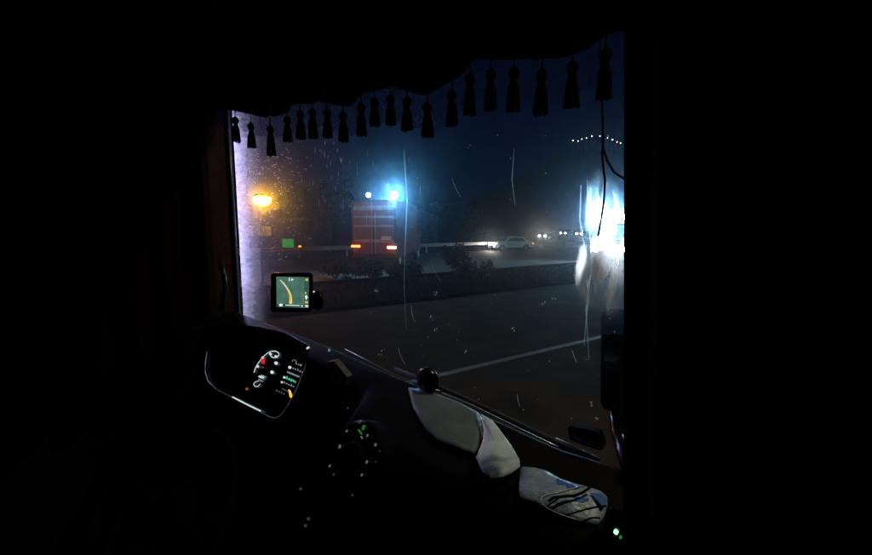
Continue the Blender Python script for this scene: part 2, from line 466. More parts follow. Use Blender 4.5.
# the lamp above our own lane, beyond the top of the windscreen (it lights the road and the shelf)
nb = C(-2.2, 4.6, 0); nb.z = 0
near = thing("street_lamp", "tall street lamp with a flat head standing over the nearer carriageway", "street lamp", nb)
b = MB(); b.tube([nb + Z * .3, nb + Z * 4, nb + Z * 6.7], [.11, .09, .06], 12); b.build("pole", M['galv'], near, smooth=True)
b = MB(); b.lathe(nb, Z, [(.25, 0), (.25, .08), (.15, .12), (.14, .3)], 12); b.build("base", M['galv'], near)
hd = nb - F * 1.3 + L * 1.0 + Z * 6.9
b = MB(); b.tube([nb + Z * 6.6, nb + Z * 6.95 - F * .5 + L * .4, hd], .04, 8); b.build("arm", M['galv'], near, smooth=True)
b = MB(); b.box(hd + Z * .05, F * .32, L * .13, Z * .05, .03); b.build("lamp_head", M['galv'], near)
b = MB(); b.box(hd - Z * .03, F * .26, L * .10, Z * .006); b.build("lamp_lens", emit("lens_lit", (1, .9, .72), 6), near)
ld = bpy.data.lights.new("street_lamp_light", 'SPOT'); ld.energy = 400; ld.color = (1.0, .90, .66)
ld.spot_size = R(150); ld.spot_blend = .7; ld.shadow_soft_size = .10
lo = bpy.data.objects.new("street_lamp_light", ld); COL.objects.link(lo); lo.location = hd - Z * .06

# town lamps along the crest
spots = [(573, 140.5, .8), (578, 141, .5), (582, 139, .6), (586.5, 138, .55), (592, 136, .9), (600, 136, .7), (607.5, 138, .6), (612.5, 139.5, 1.0), (617, 142, .7), (620.5, 143, .8)]
first = None
for px, py, s in spots:
    q = at_y(px, py, 428)
    if first is None:
        t = first = thing("town_lamp", "tiny white lamp in the string of lights along the hilltop", "lamp", q - Z * 4, "lamps along the hilltop")
        b = MB(); b.tube([q - Z * 12, q - Z * .3], .12, 6); b.build("pole", M['galv'], t)
        b = MB(); b.lathe(q, Z, [(.1, -.4), (.45, -.2), (.5, 0), (.4, .25), (.1, .4)], 10); b.build("lamp_globe", M['townlamp'], t)
    else:
        t = copy_tree(first); t.location = q - Z * 4
    t.scale = (s, s, 1)

# ------------------------------------------------------------------ guard rail on the far verge
gr = thing("guard_rail", "long pale steel guard rail along the far verge", "guard rail", W(0, 34.2, 0))
for z in (.62, .80):
    b = MB(); b.tube([W(a, 34.15, z) for a in range(-60, 260, 20)], .075, 8); b.build("rail", M['galv'], gr, smooth=True)
b = MB(); b.box(W(100, 34.2, .71), RD * 160, RN * .012, Z * .10); b.build("rail_web", M['galv'], gr)
b = MB(); b.box(W(-30, 34.3, .40), RN * .04, RD * .06, Z * .42, .01)
p0 = b.build("post", M['galv'], gr)
for i in range(1, 46):
    p = p0.copy(); COL.objects.link(p); p.parent = gr; p.location = RD * 4 * i

# ------------------------------------------------------------------ vehicles (local: x forward, y left, z up)
X, Y = Vector((1, 0, 0)), Vector((0, 1, 0))
def wheel_parts(t, c, r, w, name="wheel"):
    b = MB(); b.lathe(c - Y * w / 2, Y, [(r * .62, 0), (r * .93, 0), (r, w * .2), (r, w * .8), (r * .93, w), (r * .62, w)], 20)
    wh = b.build(name, M['tyre'], t, base=Vector())
    b = MB(); b.lathe(c - Y * (w / 2 + .004), Y, [(.05, 0), (r * .3, -.005), (r * .6, .02), (r * .6, w - .02), (r * .3, w + .012)], 14)
    b.build("rim", M['galv'], wh, base=Vector())
def make_car(paint, lit=True):
    t = thing("car", "", "car")
    prof = [(-2.1, .35), (-2.12, .62), (-2.0, .86), (-1.55, .94), (-1.05, 1.36), (-.2, 1.44), (.45, 1.38), (1.05, .97), (1.75, .84), (2.08, .66), (2.12, .35)]
    rows = []
    for k, yy in enumerate((-.86, -.84, -.62, 0, .62, .84, .86)):
        rw = []
        for x, z in prof:
            s = 1.0
            zz = z
            if abs(yy) < .85 and z > .4: zz = z + (.02 if abs(yy) < .7 else -.01)
            ysc = yy * (.80 if z > 1.2 else (.97 if abs(x) > 1.9 else 1.0))
            rw.append(Vector((x * s, ysc, zz)))
        rows.append(rw)
    b = MB(); b.grid(rows)
    nc = len(prof)
    b.f.append(tuple(range(nc))); b.f.append(tuple(6 * nc + j for j in range(nc))[::-1])
    b.f += [(i * nc, (i + 1) * nc, (i + 1) * nc + nc - 1, i * nc + nc - 1) for i in range(6)]
    b.build("body", paint, t, base=Vector())
    for sy in (-1, 1):
        b = MB(); b.prism([Vector((x, sy * .80 if z < 1.2 else sy * .702, z)) for x, z in ((-1.2, .99), (-.95, 1.3), (-.1, 1.37), (.4, 1.3), (.85, .99))], Y * sy * .06)
        b.build("side_window", M['glassdark'], t, base=Vector())
    for xa, za, xb, zb, nm in ((1.03, 1.0, .48, 1.37, "windscreen"), (-1.5, .97, -1.07, 1.35, "rear_window")):
        sg = 1 if xa > 0 else -1
        b = MB(); b.prism([Vector((xa, -.68, za)), Vector((xa, .68, za)), Vector((xb, .60, zb)), Vector((xb, -.60, zb))], Vector((sg * .03, 0, .03)))
        b.build(nm, M['glassdark'], t, base=Vector())
    for x in (-1.3, 1.32):
        for sy in (-1, 1): wheel_parts(t, Vector((x, sy * .78, .32)), .32, .2)
    for sy in (-1, 1):
        b = MB(); b.lathe(Vector((2.08, sy * .62, .68)), X, [(.12, 0), (.12, .04), (.10, .07), (.02, .08)], 14)
        b.build("headlight", M['headlamp'] if lit else M['glassdark'], t, base=Vector(), smooth=True)
        b = MB(); b.box(Vector((-2.10, sy * .66, .74)), X * .04, Y * .14, Z * .06, .015)
        b.build("tail_light", M['tail'] if lit else M['glassdark'], t, base=Vector())
    b = MB(); b.box(Vector((2.12, 0, .46)), X * .03, Y * .55, Z * .08, .02); b.build("grille", M['chassis'], t, base=Vector())
    for sx in (-1, 1):
        b = MB(); b.box(Vector((sx * 2.14, 0, .52)), X * .01, Y * .26, Z * .055); b.build("number_plate", M['white'], t, base=Vector())
    return t
def place(t, px, py, y, fwd, label, group=None):
    q = at_y(px, py, y)
    t.location = (q.x, q.y, 0); t.rotation_euler = (0, 0, math.atan2(fwd.y, fwd.x))
    t['label'] = label
    if group: t['group'] = group
GRP = "oncoming cars with lit headlights"
car = make_car(M['silver'])
place(car, 511, 243, 44, Vector((-.97, -.25, 0)), "pale cream car seen from the side with its front lamps shining", GRP)
others = [(549, 78, M['darkcar'], Vector((-.75, -.65, 0)), "dark oncoming car with a single warm bright glare, beside the pale cream car"),
          (567, 105, M['darkcar'], Vector((-.70, -.70, 0)), "dark oncoming car with faint white headlights between two brighter ones"),
          (583.5, 98, M['white'], Vector((-.75, -.65, 0)), "white oncoming car whose headlights shine next to the big lorry glare")]
for px, y, paint, fw, lab in others:
    c2 = copy_tree(car); place(c2, px, 240, y, fw, lab, GRP)
    for ch in c2.children:
        if ch.name.startswith("body"):
            ch.data = ch.data.copy(); ch.data.materials[0] = paint
        elif ch.name.startswith("headlight") and px == 549:
            ch.data = ch.data.copy(); ch.data.materials[0] = M['headlamp_hi']

# oncoming lorry at the right, head and roof lamps lit
t = lorry = thing("lorry", "white lorry with dazzling headlamps and a row of blue-white roof lamps", "lorry")
b = MB(); b.prism([Vector((x, -1.22, z)) for x, z in ((-1.9, .55), (-1.9, 3.0), (-.3, 3.02), (.12, 2.75), (.32, 1.75), (.36, .55))], Y * 2.44); b.build("cab_body", M['white'], t, base=Vector())
b = MB(); b.prism([Vector((.335, -1.08, 1.75)), Vector((.335, 1.08, 1.75)), Vector((.15, 1.02, 2.68)), Vector((.15, -1.02, 2.68))], Vector((.03, 0, .01))); b.build("windscreen", M['glassdark'], t, base=Vector())
b = MB(); b.box(Vector((.42, 0, .55)), X * .08, Y * 1.24, Z * .22, .06); b.build("bumper", M['chassis'], t, base=Vector())
b = MB()
for k in range(5): b.box(Vector((.385, 0, 1.0 + .13 * k)), X * .03, Y * .8, Z * .035, .01)
b.build("grille", M['chassis'], t, base=Vector())
b = MB(); b.box(Vector((-6.2, 0, 2.45)), X * 4.1, Y * 1.25, Z * 1.35, .05); b.build("box_body", M['white'], t, base=Vector())
b = MB(); b.box(Vector((-5.0, 0, .85)), X * 5.2, Y * .5, Z * .16, .03); b.build("chassis", M['chassis'], t, base=Vector())
for x in (-.7, -6.5, -8.6):
    for sy in (-1, 1): wheel_parts(t, Vector((x, sy * 1.05, .5)), .5, .3)
for sy in (-1, 1):
    b = MB(); b.lathe(Vector((.48, sy * .88, .86)), X, [(.16, 0), (.16, .05), (.12, .09), (.02, .11)], 16); b.build("headlight", M['beam'], t, base=Vector(), smooth=True)
    b = MB(); b.box(Vector((.25, sy * 1.42, 2.1)), X * .08, Y * .12, Z * .34, .04); b.build("mirror", M['chassis'], t, base=Vector())
for k in range(4):
    yy = -.78 + .52 * k
    b = MB(); b.lathe(Vector((-.05, yy, 3.17)), X, [(.16, 0), (.16, .06), (.12, .10), (.02, .12)], 16)
    rl = b.build("roof_lamp", M['rooflamp'], t, base=Vector(), smooth=True)
    b = MB(); b.tube([Vector((-.02, yy, 2.85)), Vector((-.02, yy, 3.04))], .03, 6); b.build("bracket", M['chassis'], rl, base=Vector())
q = at_y(609, 250, 31); t.location = (q.x, q.y, 0); fw = Vector((-.42, -.907, 0)); t.rotation_euler = (0, 0, math.atan2(fw.y, fw.x))

# red truck with cold lamps on top, seen from behind
t = red = thing("red_truck", "red box truck with two cold blue-white lamps on its roof and lit tail lamps", "truck")
b = MB(); b.box(Vector((3.6, 0, 2.38)), X * 3.6, Y * 1.28, Z * 1.63, .05); b.build("box_body", M['shaded_red'], t, base=Vector())
for z, h, m in ((3.55, .12, 'white'), (3.05, .05, 'white'), (2.55, .05, 'white'), (1.72, .09, 'white')):
    b = MB(); b.box(Vector((-.035, 0, z)), X * .015, Y * 1.12, Z * h, .005); b.build("rear_stripe", M['stripe'], t, base=Vector())
    b = MB(); b.box(Vector((3.6, -1.292, z)), X * 3.5, Y * .015, Z * h, .005); b.build("side_stripe", M['shaded_red'], t, base=Vector())
for sy in (-1, 1):
    b = MB(); b.box(Vector((-.005, sy * .61, 2.42)), X * .02, Y * .57, Z * 1.42, .01); d = b.build("rear_door_panel", M['rear_red'], t, base=Vector())
    b = MB(); b.tube([Vector((-.05, sy * .1, 1.0)), Vector((-.05, sy * .1, 3.2))], .02, 6); b.build("lock_bar", M['galv'], d, base=Vector())
b = MB(); b.box(Vector((-.05, -.72, 1.88)), X * .03, Y * .28, Z * .10, .01); b.build("number_plate", M['white'], t, base=Vector())
b = MB(); b.prism([Vector((x, -1.15, z)) for x, z in ((7.35, .6), (7.35, 2.9), (8.9, 2.9), (9.35, 1.8), (9.4, .6))], Y * 2.3); b.build("cab_body", M['shaded_red'], t, base=Vector())
b = MB(); b.box(Vector((8.3, -1.16, 2.25)), X * .45, Y * .02, Z * .38, .01); b.build("side_window", M['glassdark'], t, base=Vector())
b = MB(); b.box(Vector((4.4, 0, .72)), X * 4.4, Y * .45, Z * .13, .03); b.build("chassis", M['chassis'], t, base=Vector())
b = MB(); b.box(Vector((.02, 0, .52)), X * .05, Y * 1.15, Z * .10, .03); b.build("rear_bumper", M['chassis'], t, base=Vector())
for x in (1.6, 8.4):
    for sy in (-1, 1): wheel_parts(t, Vector((x, sy * 1.0, .5)), .5, .32)
for sy, m, zz in ((1, 'tail', 1.42), (-1, 'tail_pale', 1.36)):
    b = MB(); b.box(Vector((-.05, sy * 1.04, zz)), X * .04, Y * .25, Z * .055, .02); b.build("tail_light", M[m], t, base=Vector())
for yy, m, r in ((-1.2, 'bluelamp', .17), (.25, 'bluelamp_small', .12)):
    b = MB(); b.lathe(Vector((-.12, yy, 4.25)), X, [(r, .12), (r, .02), (r * .7, -.02), (.02, -.03)], 16); b.build("roof_lamp", M[m], t, base=Vector(), smooth=True)
    b = MB(); b.tube([Vector((.03, yy, 4.0)), Vector((-.02, yy, 4.2))], .03, 6); b.build("lamp_bracket", M['chassis'], t, base=Vector())
q = at_y(374, 250, 24); t.location = (q.x, q.y, 0); fw = Vector((.12, .993, 0)); t.rotation_euler = (0, 0, math.atan2(fw.y, fw.x))

# roadside kiosk with lit green sign
q = at_y(277, 250, 46); kb = Vector((q.x, q.y, 0))
t = kiosk = thing("kiosk", "low roadside kiosk with yellowish lit windows and a small green lit sign", "kiosk", kb)
b = MB(); b.box(kb + Z * 1.55, X * 3.4, Y * 2, Z * 1.55, .02); b.build("wall", M['concrete'], t)
b = MB(); b.box(kb + Z * 3.22 - Y * .3, X * 3.8, Y * 2.6, Z * .12, .03); b.build("roof", M['chassis'], t)
for x, w in ((-2.3, .8), (-.4, .7)):
    b = MB(); b.box(kb + Vector((x, -2.02, 2.0)), X * w, Y * .03, Z * .55, .01); f_ = b.build("window_frame", M['chassis'], t)
    for s in (-1, 1):
        b = MB(); b.box(kb + Vector((x + s * w * .47, -2.05, 2.0)), X * w * .42, Y * .015, Z * .46); b.build("pane", M['shopglow'], f_)
b = MB(); b.box(kb + Vector((1.0, -2.03, 1.1)), X * .5, Y * .03, Z * 1.08, .01); d = b.build("door", M['chassis'], t)
b = MB(); b.tube([kb + Vector((1.35, -2.1, .95)), kb + Vector((1.35, -2.1, 1.25))], .025, 6); b.build("handle", M['galv'], d)
qs = at_y(288, 243, 43)
b = MB(); b.box(qs, X * .55, Y * .07, Z * .42, .02); sg = b.build("sign_panel", M['green_sign'], t)
b = MB(); b.box(qs + Y * .09, X * .62, Y * .05, Z * .49, .02); b.build("sign_frame", M['chassis'], sg)
for px, py in ((300, 247), (273, 249)):
    qa = at_y(px, py, 43); b = MB(); b.lathe(qa, -Y, [(.16, 0), (.16, .08), (.05, .12)], 10); b.build("marker_lamp", M['amber_small'], t)

# ------------------------------------------------------------------ trees and shrubs
def foliage(center, rx, ry, rz, n, size, seed):
    rnd = random.Random(seed); b = MB()
    clumps = [(Vector((rnd.gauss(0, .45) * rx, rnd.gauss(0, .45) * ry, rnd.gauss(0, .45) * rz)), rnd.uniform(.25, .5)) for _ in range(12)]
    for i in range(n):
        c, s = rnd.choice(clumps)
        p = center + c + Vector((rnd.gauss(0, .5) * rx, rnd.gauss(0, .5) * ry, rnd.gauss(0, .5) * rz)) * s
        d = Vector((rnd.gauss(0, 1), rnd.gauss(0, 1), rnd.gauss(0, 1))).normalized()
        e = d.orthogonal().normalized(); k = size * rnd.uniform(.6, 1.4)
        b.add([p - d * k, p + e * k * .5, p + d * k, p - e * k * .5], [(0, 1, 2, 3)])
    return b
def tree(px, y, h, wid, label, seed):
    q = at_y(px, 250, y); base = Vector((q.x, q.y, 0))
    t = thing("tree", label, "tree", base, "trees behind the far road")
    b = MB(); b.tube([base, base + Vector((.1, 0, h * .25)), base + Vector((-.05, .1, h * .5)), base + Vector((0, 0, h * .8))], [.22, .17, .12, .05], 8); tr = b.build("trunk", M['bark'], t, smooth=True)
    for k in range(4):
        a = k * 1.6 + seed; s = base + Z * h * (.35 + .1 * k)
        b = MB(); b.tube([s, s + Vector((math.cos(a), math.sin(a), .6)) * wid * .4], [.07, .03], 6); b.build("branch", M['bark'], tr)
    foliage(base + Z * h * .62, wid * .6, wid * .6, h * .36, 2600, .16, seed).build("crown", M['leaf'], t)
tree(297, 54, 8.3, 3.6, "broad dark tree behind the kiosk with the green sign", 1)
tree(330, 58, 8.8, 3.8, "tall dark tree between the kiosk and the red truck", 2)
tree(436, 60, 6.5, 3.2, "dark tree just behind the red truck's cab end", 3)
tree(470, 64, 5.5, 3.4, "low dark tree between the red truck and the pale car", 4)
def shrub(px, y, h, w, label, seed):
    q = at_y(px, 262, y); base = Vector((q.x, q.y, -.02))
    t = thing("shrub", label, "shrub", base, "shrubs on the central reserve")
    b = MB()
    for k in range(5):
        a = k * 1.26; b.tube([base, base + Vector((math.cos(a) * w * .3, math.sin(a) * w * .3, h * .6))], [.03, .012], 5)
    kind(b.build("stem", M['bark'], t), 'stuff')
    foliage(base + Z * h * .55, w * .6, w * .6, h * .38, 1500, .09, seed).build("foliage", M['leaf'], t)
shrub(372, 19.5, 1.2, 1.3, "dark shrub in front of the red truck's tail lamps", 11)
shrub(404, 20.0, .9, 1.1, "small dark shrub in front of the red truck's side", 12)
shrub(455, 20.5, 1.9, 1.0, "tall narrow dark shrub between the red truck and the pale car", 13)
shrub(482, 19.0, 1.0, 1.0, "low dark shrub below the tail end of the pale car", 14)
shrub(335, 20.5, 1.0, 1.3, "low dark shrub below the gap between kiosk and red truck", 15)

# ================================================================== THE CAB: shell
LW = 1.78                                           # left pillar
def cabbox(name, l0, l1, f0, f1, z0, z1, m=None, k=True, parent=None, bev=0.0):
    b = MB(); b.box(C((l0 + l1) / 2, (f0 + f1) / 2, (z0 + z1) / 2), L * abs(l1 - l0) / 2, F * abs(f1 - f0) / 2, Z * abs(z1 - z0) / 2, bev)
    o = b.build(name, m or M['cab'], parent)
    if k: kind(o, 'structure')
    return o
cabbox("cab_floor", -.62, 1.95, -1.35, 1.0, -1.55, -1.50)
cabbox("cab_roof", -.62, 1.95, -1.35, 1.02, .85, .91)
cabbox("cab_wall", -.62, -.55, -1.35, 1.0, -1.50, .85)
cabbox("cab_wall", 1.89, 1.95, -1.35, 1.0, -1.50, .85)
cabbox("cab_wall", -.55, 1.89, -1.35, -1.29, -1.50, .85)
cabbox("cab_wall", -.62, 1.95, .96, 1.02, -1.50, -.63)                # firewall under the glass
M['pillar'] = mat("brown_pillar_trim", (0.030, 0.012, 0.006), 0.8, spec=0.1, scale=30, bump=.2)
cabbox("windscreen_pillar", 1.745, 1.89, .84, .985, -.63, .85, M['pillar'], bev=.03)
cabbox("windscreen_pillar", -.62, -.48, .84, 1.02, -.63, .85, bev=.03)
cabbox("cab_header", -.48, 1.745, .935, 1.02, .52, .85, bev=.03)

# ------------------------------------------------------------------ windscreen
ws = thing("windscreen", "dusty truck windscreen with dried droplets and streaks, under the tasselled pelmet", "windscreen", C(.63, .96, -.6))
b = MB(); b.box(C(.63, .985, -.05), L * 1.12, F * .0025, Z * .58); b.build("glass", M['glass'], ws)
b = MB(); b.tube([C(1.745, .957, -.6), C(1.745, .957, .52)], .012, 8); b.build("gasket", M['gloss'], ws, smooth=True)
# unseen mirror housing and violet tube, added to light the edge grime
dmr = thing("wing_mirror", "driver's side wing mirror outside the pillar, edged with a violet marker tube", "mirror", C(2.22, 1.16, -.6))
b = MB(); b.box(C(2.19, 1.095, 0), L * .18, F * .03, Z * .50, .025); b.build("housing", M['gloss'], dmr)
b = MB(); b.tube([C(1.995, 1.09, -.30), C(1.995, 1.09, .49)], .011, 8); b.build("fill_tube", M['edge_fill'], dmr, smooth=True)
for zz in (-.4, .4):
    b = MB(); b.tube([C(2.20, 1.09, zz), C(1.93, .97, zz * 1.1)], .018, 8); b.build("arm", M['gloss'], dmr, smooth=True)
def film_quad(name, m, l0, l1, z0, z1, f, parent):
    b = MB(); b.add([C(l0, f, z0), C(l1, f, z0), C(l1, f, z1), C(l0, f, z1)], [(0, 1, 2, 3)])
    return b.build(name, m, parent, uvs=[(0, 0), (1, 0), (1, 1), (0, 1)])
film_quad("edge_grime", M['edge_grime'], 1.742, 1.46, -.50, .48, .979, ws)
film_quad("wiped_grime", M['wiped_grime'], 1.60, -.45, -.55, .50, .981, ws)

# dried droplets and scratches on the inner face (uncountable)
rnd = random.Random(5); fl = MB()
def fleck(px, py, wx, hz, ang=0.0):
    p = at_f(px, py, .976); ca, sa = math.cos(ang), math.sin(ang)
    u = (L * -ca + Z * sa) * wx; v = (L * sa + Z * ca) * hz
    k = 6; pts = [p + u * math.cos(a) * rnd.uniform(.7, 1) + v * math.sin(a) * rnd.uniform(.7, 1) for a in [6.283 * i / k for i in range(k)]]
    fl.prism(pts, F * -.0008)
for i in range(420):                                  # dense cluster near the left edge
    px = 238 + abs(rnd.gauss(0, 32)); py = rnd.choice((rnd.uniform(138, 265), rnd.gauss(222, 22), rnd.gauss(165, 14)))
    if rnd.random() < .6: fleck(px, py, rnd.uniform(.002, .011), rnd.uniform(.0008, .002), rnd.gauss(0, .1))
    else: fleck(px, py, rnd.uniform(.001, .003), rnd.uniform(.001, .003))
for i in range(12):                                  # vertical scratches over the middle
    px = rnd.choice((318, 340, 365, 410, 430)) + rnd.gauss(0, 16); py = rnd.uniform(140, 225)
    fleck(px, py, rnd.uniform(.0003, .0006), rnd.uniform(.004, .03), rnd.gauss(0, .06))
for i in range(30):                                   # short upright scratches under the pelmet
    px = rnd.gauss(325, 16); py = rnd.gauss(168, 18); fleck(px, py, rnd.uniform(.0004, .0008), rnd.uniform(.004, .012), rnd.gauss(0, .15))
for px, py in ((375, 290), (377, 291), (437, 292), (436, 294), (545, 303), (555, 299), (383, 352), (380, 354), (432, 318), (435, 330), (466, 352), (514, 330), (598, 418), (592, 404)):
    for k in range(3): fleck(px + rnd.gauss(0, 1), py + rnd.gauss(0, 1.5), rnd.uniform(.0012, .0024), rnd.uniform(.0012, .0030), rnd.gauss(0, .5))
for i in range(170):
    px = rnd.uniform(240, 620); py = rnd.uniform(135, 420)
    if rnd.random() < .35 and py > 280: continue
    s = rnd.uniform(.0005, .0016); fleck(px, py, s, s * rnd.uniform(.7, 2))
for i in range(7):                                   # wispy smears
    px = rnd.uniform(300, 590); py = rnd.uniform(150, 400); a = rnd.uniform(-.6, .6); n = rnd.randint(5, 9)
    for k in range(n): fleck(px + k * 1.2 * math.sin(a + k * .1), py + k * 2.4, .0007, .004, a)
kind(fl.build("dried_droplets", M['fleck'], ws), 'stuff')

# wet runs on the glass in front of the lorry's glare
def run_streak(pts, w):
    P = [at_f(px, py, .9725) for px, py in pts]; rows = []
    for i, p in enumerate(P):
        ww = w[i] if isinstance(w, (list, tuple)) else w
        rows.append([p + L * ww, p + L * ww * .5 - F * .0010, p - L * ww * .5 - F * .0010, p - L * ww])
    b = MB(); b.grid(rows, F * .0012)
    return b.build("wet_run", M['streak'], ws, smooth=True)
RUNS = [0]
def soft_run(pts, w):
    RUNS[0] += 1
    P = [at_f(px, py, .9735 - .0004 * RUNS[0]) for px, py in pts]
    Q = []; Wd = []
    for i in range(len(P) - 1):
        for t in (0, .25, .5, .75):
            Q.append(P[i].lerp(P[i + 1], t)); Wd.append(w[i] + (w[i + 1] - w[i]) * t)
    Q.append(P[-1]); Wd.append(w[-1])
    rows, uv = [], []
    for i, (p, ww) in enumerate(zip(Q, Wd)):
        row = []
        for j in range(7):
            u = j / 6; row.append(p + L * ww * (1 - 2 * u) - F * .0006 * math.sin(u * 3.1416)); uv.append((u, i / (len(Q) - 1)))
        rows.append(row)
    b = MB(); b.grid(rows)
    return b.build("wet_run", M['wet'], ws, smooth=True, uvs=uv)
soft_run([(600, 166), (594, 186), (597, 208), (603, 232), (604, 252)], [.010, .022, .026, .028, .02])
soft_run([(604, 172), (611, 196), (616, 220), (620, 246)], [.01, .026, .036, .03])
soft_run([(606, 232), (596, 256), (588, 278), (582, 304)], [.03, .030, .022, .012])
soft_run([(612, 236), (604, 264), (600, 288), (603, 314)], [.04, .038, .034, .022])
soft_run([(622, 240), (617, 268), (616, 292), (612, 316)], [.026, .028, .028, .016])
soft_run([(608, 250), (602, 272), (595, 292), (592, 312)], [.03, .036, .030, .014])
soft_run([(618, 252), (612, 276), (608, 296), (610, 318)], [.03, .034, .030, .016])
soft_run([(600, 248), (590, 270), (586, 290), (588, 308)], [.02, .024, .02, .010])
soft_run([(592, 176), (590, 206), (588, 232)], [.006, .012, .008])
soft_run([(584, 244), (580, 268), (577, 290)], [.010, .014, .008])
run_streak([(581, 185), (580, 220), (586, 255), (588, 300), (584, 345)], [.0012, .0016, .0014, .0016, .001])
run_streak([(587, 180), (589, 225), (592, 262), (586, 310), (589, 360)], [.001, .0014, .0014, .0014, .0008])
run_streak([(514, 148), (512, 180), (515, 205)], [.0006, .0012, .0006])
run_streak([(404, 150), (407, 200), (404, 280), (406, 330)], [.0008, .0016, .0014, .0006])

# ------------------------------------------------------------------ pelmet with tassels
pel = thing("pelmet", "dark scalloped curtain pelmet with hanging tassels along the top of the windscreen", "pelmet", C(.63, .9, .5))
edge = [(200, 104), (223, 108), (240.5, 111), (262, 116), (278, 116), (292, 105), (316, 101), (335, 104), (348, 105), (362, 95), (384, 86), (405, 89), (420, 93), (431, 94), (440, 89), (456, 73), (478, 59.5), (513, 57), (540, 59.5), (561, 57), (583, 46), (599, 38), (623, 32), (660, 26), (720, 30)]
eb = [at_f(px, py, .905) for px, py in edge]
etab = sorted([((p - O).dot(L), p.z - EYE) for p in eb])
rows = [[], [], [], [], []]
NL = 220
for i in range(NL + 1):
    l = -.2 + (1.745 + .2) * i / NL
    zb = lerp_tab(etab, l) + .004 * math.sin(l * 60)
    for j in range(5):
        t = j / 4; z = zb + (.80 - zb) * t
        rows[j].append(C(l, .905 + .012 * math.sin(l * 46 + .8 * math.sin(l * 9)) * (1 - .3 * t), z))
b = MB(); b.grid(rows, F * .003); b.build("fabric", M['velvet'], pel, smooth=True)
rows = [[] for _ in range(5)]
for i in range(NL + 1):
    l = -.2 + 1.945 * i / NL; ze = lerp_tab(etab, l); drop = (.082 + .010 * abs(math.sin(l * 31))) * (.8 + .25 * math.exp(-((l - .6) / .5) ** 2))
    for j in range(5): rows[j].append(C(l, .912 + .008 * math.sin(l * 46 + .8 * math.sin(l * 9)), ze + .01 - (drop + .01) * j / 4))
b = MB(); b.grid(rows); b.build("lace_trim", M['lace'], pel, smooth=True, uvs=[(i / NL, j / 4) for j in range(5) for i in range(NL + 1)])
b = MB(); b.tube([C(-.2 + 1.945 * i / 110, .902 + .012 * math.sin((-.2 + 1.945 * i / 110) * 46 + .8 * math.sin((-.2 + 1.945 * i / 110) * 9)), lerp_tab(etab, -.2 + 1.945 * i / 110)) for i in range(111)], .004, 6); b.build("braid", M['tassel'], pel, smooth=True)
tass = [(235, 113, 143), (250.5, 119, 149), (270, 121, 157), (287, 112, 143), (300, 106, 140), (312, 104, 139), (327, 105, 139), (343, 107, 143), (361, 98, 137), (374.5, 93, 127), (390.5, 90, 126), (407, 92, 132), (427.5, 97, 138), (452, 84, 127), (470, 67, 116), (491, 62, 112), (514, 60, 113), (542, 62, 116), (573, 54, 109), (606, 40, 101)]
for px, y0, y1 in tass:
    p0 = at_f(px, y0, .885); p1 = at_f(px, y1, .885); h = (p0 - p1).length; k = h / .11
    hd_ = MB(); hd_.tube([p0 + Z * .015, p0 - Z * h * .12], .0016, 6); c0 = hd_.build("tassel", M['tassel'], pel)
    b = MB(); b.lathe(p0 - Z * h * .12, -Z, [(.003, 0), (.010, .006), (.0125, .014), (.010, .022), (.006, .027)], 12); b.build("tassel_head", M['tassel'], c0, smooth=True)
    b = MB(); hs = h * .88 - .027; top = p0 - Z * (h * .12 + .026)
    n = 14
    for q_ in range(n):
        a = 6.283 * q_ / n; d = L * math.cos(a) + F * math.sin(a); s = random.uniform(.85, 1.1)
        b.tube([top + d * .005, top + d * .010 - Z * hs * .35, top + d * .0135 * s - Z * hs * random.uniform(.93, 1.0)], [.0022, .003, .0026], 5)
    kind(b.build("tassel_fringe", M['tassel'], c0), 'stuff')

# ------------------------------------------------------------------ curtains at both ends of the windscreen
def curtain(name, label, pts, z0, z1, m, amp, freq, axis, edge=None):
    t = thing(name, label, "curtain", (pts[0] + pts[-1]) / 2 + Z * z0)
    n = 90; rows = [[] for _ in range(9)]
    a, b_ = pts
    for i in range(n + 1):
        s = i / n; base = a + (b_ - a) * s
        for j in range(9):
            tz = j / 8
            off = amp * math.sin(s * freq + .5 * math.sin(tz * 3 + s * 5)) * (1 - .35 * tz) + amp * .4 * math.sin(s * freq * 2.3 + tz)
            z = z0 + (z1 - z0) * tz
            shift = L * ((edge(z) - edge(0)) * (1 - s)) if edge else Vector()
            rows[j].append(base + axis * off + shift + Z * z)
    b = MB(); b.grid(rows, axis * .003); b.build("cloth", m, t, smooth=True)
    b = MB(); b.tube([a + Z * (z1 - .01), b_ + Z * (z1 - .01)], .008, 8); b.build("rail", M['gloss'], t)
    return t
def l_edge(z):                                     # edge slants so the added curtain's outline follows one column of the view
    a_, b_ = at_f(622.6, 60, .80), at_f(622.6, 500, .80)
    la, za, lb, zb = (a_ - O).dot(L), a_.z - EYE, (b_ - O).dot(L), b_.z - EYE
    return la + (lb - la) * (z - za) / (zb - za)
curtain("curtain", "black curtain added at the passenger end of the windscreen to darken the view there", (C(l_edge(0), .80, 0), C(-.535, .80, 0)), -.75, .79, M['velvet'], .018, 50, F, l_edge)
curtain("side_curtain", "dark brown curtain drawn over the driver's side window", (C(1.80, .80, 0), C(1.80, -.60, 0)), -.62, .72, M['brown_cloth'], .022, 70, L)

